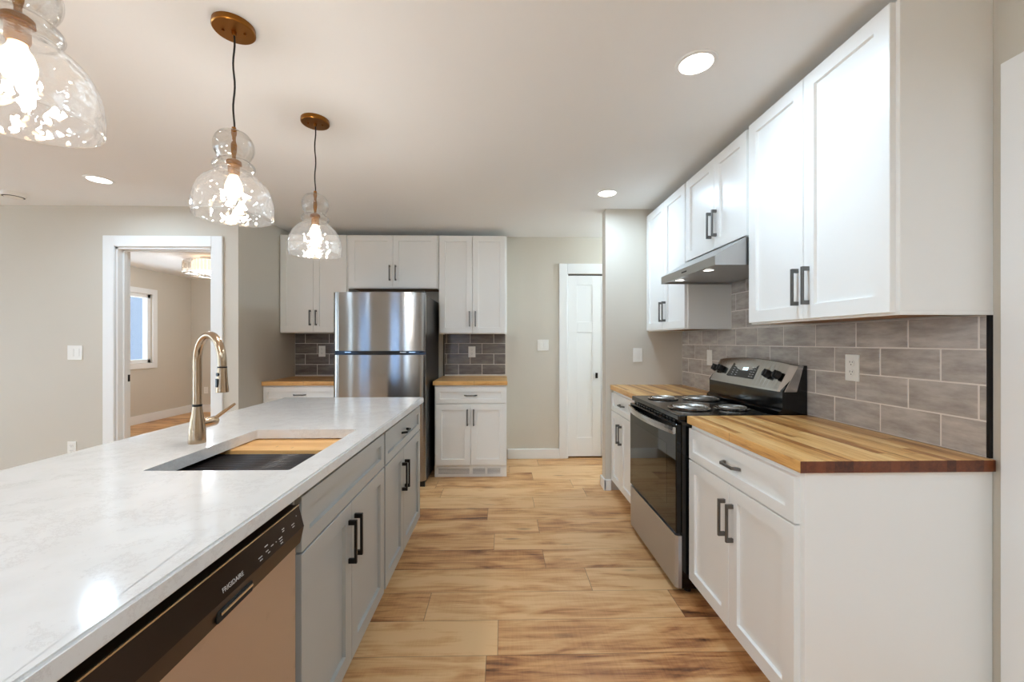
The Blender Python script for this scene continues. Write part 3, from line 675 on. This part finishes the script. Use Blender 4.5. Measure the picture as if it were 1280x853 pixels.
for (x, y), (x2, y2) in zip(outer, inner): rings.append([(x, y, .818), (x, y - .002, .836), (x, y, .853), (x2, y2, .853), (x2, y2, .818)])
hb.loft(rings); hb.box(-h + .002, -h + .03, -.012, .001, .82, .851, .002).box(h - .03, h - .002, -.012, .001, .82, .851, .002)
hb.build('oven_handle', M['steel'], od)
v = MB()
for i in range(14): v.box(-.30 + i * .045, -.27 + i * .045, .020, .0225, .871, .880)
v.build('vent_slots', M['blackmatte'], st)
bg = MB().prism([(.552, .905), (.552, 1.035), (.600, 1.10), (.655, 1.165), (.680, 1.165), (.680, .905)], -h + .004, h - .004).prism([(.535, .905), (.535, .93), (.553, .945), (.553, .905)], -h, h).build('backguard', M['black'], st)
# console: slanted stainless fascia with an arched top and softly rounded ends
n = 24; cm = MB(); rings = []
for i in range(n + 1):
    s = -1 + 2 * i / n; x = s * (h - .002); zt_ = 1.166 + .026 * (1 - s * s) ** .8 if abs(s) < 1 else 1.166
    yb = .545 - .012 * (1 - s * s); e = max(0, (abs(s) - .93) / .07); yb += .018 * e * e
    rings.append([(x, yb + .045, 1.030), (x, yb, 1.030), (x, yb + .004, 1.040), (x, yb + .0705, zt_ - .004), (x, yb + .078, zt_), (x, yb + .098, zt_ - .002), (x, yb + .062, 1.030)])
cm.loft(rings)
cs = cm.build('control_console', M['steel'], st)
def cy(z): return .534 + (z - 1.035) * .0705 / .14
dp = MB(); dp.loft([[(x, cy(z) - o_, z) for x, z in ((-.155, 1.075), (.118, 1.075), (.125, 1.155), (-.135, 1.155))] for o_ in (.0035, -.004)]); dp = dp.build('display_panel', M['black'], cs)
tm = MB()
for x in (-.012, .006, .024): tm.loft([[(x + a, cy(z) - .0042 - o_, z) for a, z in ((0, 1.118), (.012, 1.118), (.012, 1.137), (0, 1.137))] for o_ in (.0004, 0)])
tm.build('clock_digits', M['digits'], dp)
for i in range(5):
    for x in (-.11, -.07, .07, .095):
        z = 1.085 + .013 * i; mk = MB(); mk.loft([[(x + a, cy(zz) - .0038 - o_, zz) for a, zz in ((0, z), (.016, z), (.016, z + .002), (0, z + .002))] for o_ in (.0004, 0)]); mk.build('printed_mark', M['mark'], dp)
nrm = Vector((0, -.14, .0705)).normalized()
rotk = Vector((0, 0, 1)).rotation_difference(nrm)
for x in (-.318, -.250, .228, .312):
    k_ = MB().lathe([(.023, 0), (.024, .004), (.022, .018), (.019, .026), (.0, .027)], seg=28, cap0=True)
    k_.box(-.0045, .0045, -.020, .020, .018, .032, .002)
    o = k_.build('control_knob', M['blackmatte'], cs, (x, cy(1.11) - .001, 1.11)); o.rotation_mode = 'QUATERNION'; o.rotation_quaternion = rotk
# burners
def burner(x, y, r):
    b = MB().lathe([(r + .020, .0), (r + .021, .004), (r + .014, .005), (r + .008, .001), (r * .8, -.010), (.02, -.013), (.0, -.013)], (x, y, .9165), seg=40).build('drip_bowl', M['chrome'], st)
    pts = []; turns = 4.5 if r > .085 else 3.6
    for i in range(int(turns * 28) + 1):
        a = 2 * PI * i / 28; q = r - (r - .022) * i / (turns * 28); pts.append((x + q * math.cos(a), y + q * math.sin(a), .9265))
    MB().tube(pts, .0040, 6).build('heating_coil', M['coil'], b)
    s_ = MB()
    for a in (0.5, 0.5 + 2 * PI / 3, .5 + 4 * PI / 3): s_.tube([(x + .01 * math.cos(a), y + .01 * math.sin(a), .9195), (x + (r + .004) * math.cos(a), y + (r + .004) * math.sin(a), .9195)], .002, 6)
    s_.build('coil_support', M['chrome'], b)
burner(.165, .165, .095); burner(-.215, .165, .073); burner(.185, .395, .073); burner(-.195, .405, .095)
for x in (-.33, .33):
    for y in (.08, .58): MB().cyl((x, y, 0), .018, 0, .031, 'z', 14).build('levelling_foot', M['blackmatte'], st)

# ------------------------------------------------------------------ range hood
rh = thing('range_hood', 'stainless under-cabinet range hood with two small lit lamps above the stove', 'range hood', (1.078, 2.42, 1.680), RIGHT)
a = .355
MB().prism([(0, .0), (0, .048), (.160, .143), (.183, .143), (.183, .145), (.480, .145), (.480, 0.0), (.470, 0), (.470, .135), (.17, .135), (.015, .043), (.015, 0)], -a, -a + .002).prism([(0, .0), (0, .048), (.160, .143), (.480, .143), (.480, 0.0)], -a, -a + .012).prism([(0, .0), (0, .048), (.160, .143), (.480, .143), (.480, 0.0)], a - .012, a).prism([(0, .0), (0, .048), (.160, .143), (.480, .143), (.480, .130), (.165, .130), (.012, .040), (.012, 0)], -a + .012, a - .012).build('canopy', M['steelh'], rh)
un = MB().box(-a + .012, a - .012, .012, .478, .010, .016).build('underside_filter', M['steelh'], rh)
for x in (-.21, .16):
    l_ = MB().lathe([(.033, .0), (.033, -.004), (.027, -.004), (.027, .0)], (x, .065, .009), seg=24).build('lamp_ring', M['chrome'], un)
    MB().cyl((x, .065, .0065), .026, 0, .002, 'z', 24).build('lamp_lens', M['hoodled'], l_)
MB().box(-.035, .03, -.002, .001, .020, .028, .0008).build('control_strip', M['pullblack'], rh)

# ------------------------------------------------------------------ closet door (bifold)
dr = tag(MB().box(PX0 + .016, PX0 + .016 + .002, YB + .012, YB + .045, .02, .021).build('tmp', M['trim']))
bpy.data.objects.remove(dr)
def leaf(x0, x1):
    z0, z1, y = .018, 2.02, YB + .045; mb = MB(); t_ = .033
    mb.box(x0, x1, y - t_ + .006, y, z0, z1)
    sw = .098
    mb.box(x0, x0 + sw, y - t_, y - t_ + .006, z0, z1, .0015).box(x1 - sw, x1, y - t_, y - t_ + .006, z0, z1, .0015)
    for a_, b_ in ((z0, .225), (1.392, 1.508), (1.915, z1)): mb.box(x0 + sw, x1 - sw, y - t_, y - t_ + .006, a_, b_, .0015)
    return mb
xm = (PX0 + PX1) / 2
cd = tag(bpy.data.objects.new('door_2', None), kind='structure'); C.objects.link(cd)
l1 = leaf(PX0 + .014, xm - .002).build('door_leaf', M['trim'], cd); leaf(xm + .002, PX1 - .014).build('door_leaf', M['trim'], cd)
MB().cyl((1.03, YB + .012, .915), .009, -.022, 0, 'y', 16).box(1.017, 1.043, YB - .022, YB - .012, .885, .945, .002).build('door_knob', M['pullblack'], l1)

# ------------------------------------------------------------------ switches and outlets (local: plate faces -y, centred)
def plate(name, label, cat, loc, rz, w, hgt, kind, group=None):
    t = thing(name, label, cat, loc, rz, group)
    MB().box(-w / 2, w / 2, -.006, 0, -hgt / 2, hgt / 2, .002).build('wall_plate', M['plastic'], t)
    if kind == 'outlet':
        for z in (-.0215, .0215):
            f_ = MB().lathe([(.0165, -.0065), (.0165, -.0085), (.015, -.009)], (0, 0, z), 'y', 20, True, True).build('socket_face', M['plastic'], t)
            MB().box(-.0075, -.0055, -.0095, -.0088, z + .001, z + .009).box(.0055, .0075, -.0095, -.0088, z + .001, z + .008).cyl((0, 0, z - .007), .0024, -.0095, -.0088, 'y', 10).build('slots', M['dark'], f_)
    else:
        for i in range(kind):
            x = (i - (kind - 1) / 2) * .046
            MB().box(x - .0165, x + .0165, -.0085, -.0058, -.033, .033, .0015).build('rocker', M['plastic'], t)
    return t
plate('electrical_outlet', 'white duplex outlet on the right wall tiles above the long countertop', 'outlet', (XW - .0088, 1.798, 1.172), RIGHT, .072, .118, 'outlet')
plate('light_switch', 'white switch plate on the tiles left of the stove console', 'switch', (XW - .0088, 3.065, 1.168), RIGHT, .072, .116, 1)
plate('electrical_outlet', 'pale outlet on the shaded tiles left of the refrigerator', 'outlet', (-1.967, YB - .0088, 1.184), 0, .072, .118, 'outlet')
plate('electrical_outlet', 'pale outlet on the shiny tiles right of the refrigerator', 'outlet', (-.341, YB - .0088, 1.177), 0, .078, .120, 'outlet')
plate('light_switch', 'double white switch on the back wall beside the closet door', 'switch', (.44, YB, 1.249), 0, .122, .122, 2)
plate('light_switch', 'single white switch on the stub wall above the short countertop', 'switch', (1.170, YS, 1.172), 0, .080, .122, 1)
plate('light_switch', 'double white switch on the left wall beside the cased opening', 'switch', (-3.62, YL, 1.196), 0, .122, .122, 2)
plate('electrical_outlet', 'low white outlet on the left wall just above the island top line', 'outlet', (-3.646, YL, .385), 0, .072, .118, 'outlet')
plate('electrical_outlet', 'low outlet on the far wall of the room beyond the opening', 'outlet', (-5.43, BYY, .40), 0, .075, .12, 'outlet')

# ------------------------------------------------------------------ ceiling fixtures
def downlight(label, x, y, watts):
    t = thing('recessed_light', label, 'ceiling light', (x, y, ZC), 0, 'recessed ceiling lights')
    MB().lathe([(.083, 0), (.083, -.004), (.079, -.006), (.066, -.005), (.066, 0)], seg=40).build('trim_ring', M['trim'], t)
    MB().cyl((0, 0, -.0035), .0655, -.0, .002, 'z', 40).build('lens', M['led'], t)
    ld = bpy.data.lights.new('downlight', 'AREA'); ld.shape = 'DISK'; ld.size = .125; ld.energy = watts; ld.color = (.58, .79, 1.0); ld.spread = math.radians(172)
    lo = bpy.data.objects.new('lamp', ld); C.objects.link(lo); lo.parent = t; lo.location = (0, 0, -.0045)
downlight('round recessed light above the near right cabinets', .798, 1.681, DOWNLIGHT_W)
downlight('round recessed light near the stub wall and the far right cabinets', .808, 3.167, DOWNLIGHT_W)
downlight('round recessed light at the left, in front of the cased opening', -2.87, 2.98, DOWNLIGHT_W)
for lb, x, y in (('added unseen fill light overhead, just behind the camera on the right', .45, -.55), ('added unseen fill light behind the camera beyond the near end of the island', -1.0, -1.2), ('added unseen fill light far behind the camera on the right', .60, -1.9), ('added unseen fill light behind the camera near the middle of the rear room', -1.2, -1.9),
                 ('added unseen fill light left of the island and behind the camera', -3.1, .4), ('added unseen fill light in the left rear of the open room', -3.3, -1.9), ('added unseen fill light by the far left wall', -5.3, 1.2), ('added unseen fill light in the rear left corner', -5.3, -1.9)): downlight(lb, x, y, REAR_FILL_W)  # unseen downlights added to fill the kitchen with light
sd = thing('smoke_detector', 'flat white round detector on the ceiling at the left edge', 'smoke detector', (-3.80, 3.27, ZC))
MB().lathe([(.07, 0), (.07, -.018), (.06, -.03), (.03, -.034), (0, -.034)], seg=36).build('housing', M['plastic'], sd)
MB().lathe([(.0615, -.0296), (.052, -.0325)], seg=36).build('vent_ring', M['pullblack'], sd)

def pendant_proto():
    t = thing('pendant_light', 'x', 'pendant light', (0, 0, ZC), 0, 'glass pendant lights over the island')
    MB().lathe([(.0, 0.0), (.068, 0), (.069, -.018), (.066, -.0215), (.0, -.0215)], seg=40).build('canopy', M['brass'], t)
    MB().cyl((.033, .01, -.0215), .005, -.006, 0, 'z', 12).cyl((-.033, -.01, -.0215), .005, -.006, 0, 'z', 12).build('canopy_screw', M['brass'], t)
    MB().lathe([(.009, -.0215), (.008, -.034), (.0, -.036)], seg=16).build('strain_relief', M['brass'], t)
    pts = [(.0022 * math.sin(i * .9), .0015 * math.cos(i * .7), -.03 - .345 * i / 16) for i in range(17)]
    MB().tube(pts, .0032, 8).build('cord', M['cord'], t)
    z = -.385
    MB().lathe([(.0, z + .016), (.007, z + .014), (.009, z), (.009, z - .012), (.006, z - .02), (.006, z - .035), (.010, z - .05), (.009, z - .075), (.006, z - .088), (.006, z - .10), (.018, z - .105), (.024, z - .110), (.025, z - .122), (.019, z - .124), (.019, z - .155), (.016, z - .162), (0, z - .162)], seg=24).build('socket', M['brass'], t)
    prof = [(.010, -.383), (.03, -.387), (.048, -.398), (.060, -.418), (.065, -.440), (.062, -.462), (.052, -.482), (.047, -.490), (.050, -.495), (.062, -.503), (.068, -.514), (.064, -.525), (.058, -.531), (.061, -.538),
            (.074, -.549), (.094, -.566), (.109, -.586), (.120, -.612), (.126, -.640), (.1285, -.668), (.128, -.690), (.127, -.700), (.1255, -.701)]
    sm = [] # catmull smoothing
    for i in range(len(prof) - 1):
        p0, p1, p2, p3 = prof[max(i - 1, 0)], prof[i], prof[i + 1], prof[min(i + 2, len(prof) - 1)]
        for k in range(3):
            u = k / 3; sm.append(tuple(.5 * ((2 * p1[j]) + (-p0[j] + p2[j]) * u + (2 * p0[j] - 5 * p1[j] + 4 * p2[j] - p3[j]) * u * u + (-p0[j] + 3 * p1[j] - 3 * p2[j] + p3[j]) * u ** 3) for j in range(2)))
    sm.append(prof[-1])
    inner = [(max(r - .003, .004), z_ + .0005) for r, z_ in reversed(sm)]
    MB().lathe(sm + inner, seg=64).build('glass_shade', M['shade'], t)
    bl = MB().lathe([(.013, z - .160), (.015, z - .170), (.023, z - .184), (.028, z - .203), (.027, z - .219), (.020, z - .233), (.010, z - .240), (.0, z - .2415)], seg=28).build('bulb', M['bulb'], t)
    ld = bpy.data.lights.new('bulb_light', 'POINT'); ld.energy = BULB_W; ld.color = (.97, .95, .93); ld.shadow_soft_size = .03
    lo = bpy.data.objects.new('lamp', ld); C.objects.link(lo); lo.parent = t; lo.location = (0, 0, z - .275)
    return t
pp = pendant_proto()
for i, (x, y, lb) in enumerate([(-.985, .855, 'glass bell pendant cut off at the top left, nearest the camera'), (-.982, 1.52, 'glass bell pendant in the middle, above the faucet and sink'), (-.976, 2.155, 'glass bell pendant farthest from the camera, in front of the back cabinets')]):
    o = pp if i == 0 else copy_tree(pp); o.location = (x, y, ZC); o['label'] = lb

# bedroom drum light
cl = thing('flush_mount_light', 'round crystal drum ceiling light in the room beyond the opening', 'ceiling light', (-4.02, 5.75, ZC))
MB().lathe([(0, 0), (.13, 0), (.13, -.03), (0, -.03)], seg=32).build('ceiling_plate', M['chrome'], cl)
MB().lathe([(.30, -.06), (.31, -.06), (.31, -.066), (.30, -.066)], seg=48).lathe([(.30, -.235), (.31, -.235), (.31, -.241), (.30, -.241)], seg=48).build('rim_ring', M['chrome'], cl)
c_ = MB()
for i in range(48):
    a = 2 * PI * i / 48; c_.lathe([(0, -.068), (.015, -.08), (.018, -.15), (.015, -.22), (0, -.232)], (.305 * math.cos(a), .305 * math.sin(a), 0), seg=6)
c_.build('crystal_curtain', M['crystal'], cl)
MB().lathe([(.0, -.031), (.20, -.05), (.22, -.08), (.22, -.2), (.0, -.21)], seg=36).build('inner_drum', M['crystal_lit'], cl)
def point(parent, name, loc, e, col, r=.08):
    ld = bpy.data.lights.new(name, 'POINT'); ld.energy = e; ld.color = col; ld.shadow_soft_size = r
    lo = bpy.data.objects.new('lamp', ld); C.objects.link(lo); lo.location = loc; lo.parent = parent
point(cl, 'bedroom_light', (0, 0, -.30), BEDROOM_W, (.84, .92, 1.0), .15)
hl = thing('flush_mount_light', 'round frosted ceiling light in the side hall behind the stub wall', 'ceiling light', (2.2, 4.08, ZC))
MB().lathe([(0, 0), (.15, 0), (.15, -.02), (0, -.02)], seg=32).build('ceiling_plate', M['trim'], hl)
MB().lathe([(.14, -.0205), (.15, -.05), (.12, -.085), (.0, -.10)], seg=32).build('dome', M['led'], hl)
point(hl, 'hall_light', (0, 0, -.20), HALL_W, (.62, .82, 1.0), .1)

# ------------------------------------------------------------------ outdoors: bedroom window view, and an unseen house added for reflections
tag(MB().box(-30, -5.9, -20, 26, -.9, -.5).build('ground_snow', M['snow']), kind='structure')
tag(MB().box(-40, 20, -30, YR - .5, -.9, -.5).build('ground_snow', M['snow']), kind='structure')
M['sidingdark'] = paint('dark_blue_siding', (26, 36, 50), 0.7, 0.15, 0)
hs = thing('neighbor_house', 'blue-grey sided house seen through the far window', 'house', (-13, 11.5, -.5))
MB().box(-2, 0, -5, 7, 0, 4.2).build('siding_wall', M['sidingdark'], hs)
MB().loft([[(-2.4, -5.4, 4.2), (.4, -5.4, 4.2), (.4, 7.4, 4.2), (-2.4, 7.4, 4.2)], [(-1.1, -5.4, 5.3), (-.9, -5.4, 5.3), (-.9, 7.4, 5.3), (-1.1, 7.4, 5.3)]]).build('roof', M['snow'], hs)
refl_house = thing('neighbor_house', 'unseen blue house added behind the camera to tint the refrigerator reflection', 'house', (-6.4, -14, -.5))  # unseen house, added so the refrigerator mirrors blue stripes
MB().box(-3.1, 3.1, -6, 0, 0, 4.6).build('siding_wall', M['sidingblue'], refl_house)
MB().loft([[(-3.4, -6.4, 4.6), (3.4, -6.4, 4.6), (3.4, .4, 4.6), (-3.4, .4, 4.6)], [(-3.4, -3.1, 6), (3.4, -3.1, 6), (3.4, -2.9, 6), (-3.4, -2.9, 6)]]).build('roof', M['snow'], refl_house)
cr = thing('parked_car', 'snow-covered parked car outside the far window', 'car', (-10.2, 9.6, -.5))
cb = MB().loft([[(-.85, -2.1, .25), (.85, -2.1, .25), (.85, 2.1, .25), (-.85, 2.1, .25)], [(-.9, -2.15, .6), (.9, -2.15, .6), (.9, 2.15, .6), (-.9, 2.15, .6)], [(-.82, -2.0, .85), (.82, -2.0, .85), (.82, 2.0, .85), (-.82, 2.0, .85)], [(-.8, -1.2, .88), (.8, -1.2, .88), (.8, 1.3, .88), (-.8, 1.3, .88)], [(-.62, -.7, 1.35), (.62, -.7, 1.35), (.62, .9, 1.35), (-.62, .9, 1.35)]])
cb.build('car_body', M['sidingdark'], cr)
MB().box(-.66, .66, -.75, .95, 1.34, 1.46, .05).box(-.84, .84, -2.0, -1.15, .84, .95, .04).box(-.84, .84, 1.25, 2.0, .84, .95, .04).build('snow_cover', M['snow'], cr)
for sx_ in (-.8, .8):
    for sy_ in (-1.35, 1.35): MB().cyl((sx_, sy_, .32), .32, -.1, .1, 'x', 24, .02).build('wheel', M['blackmatte'], cr)
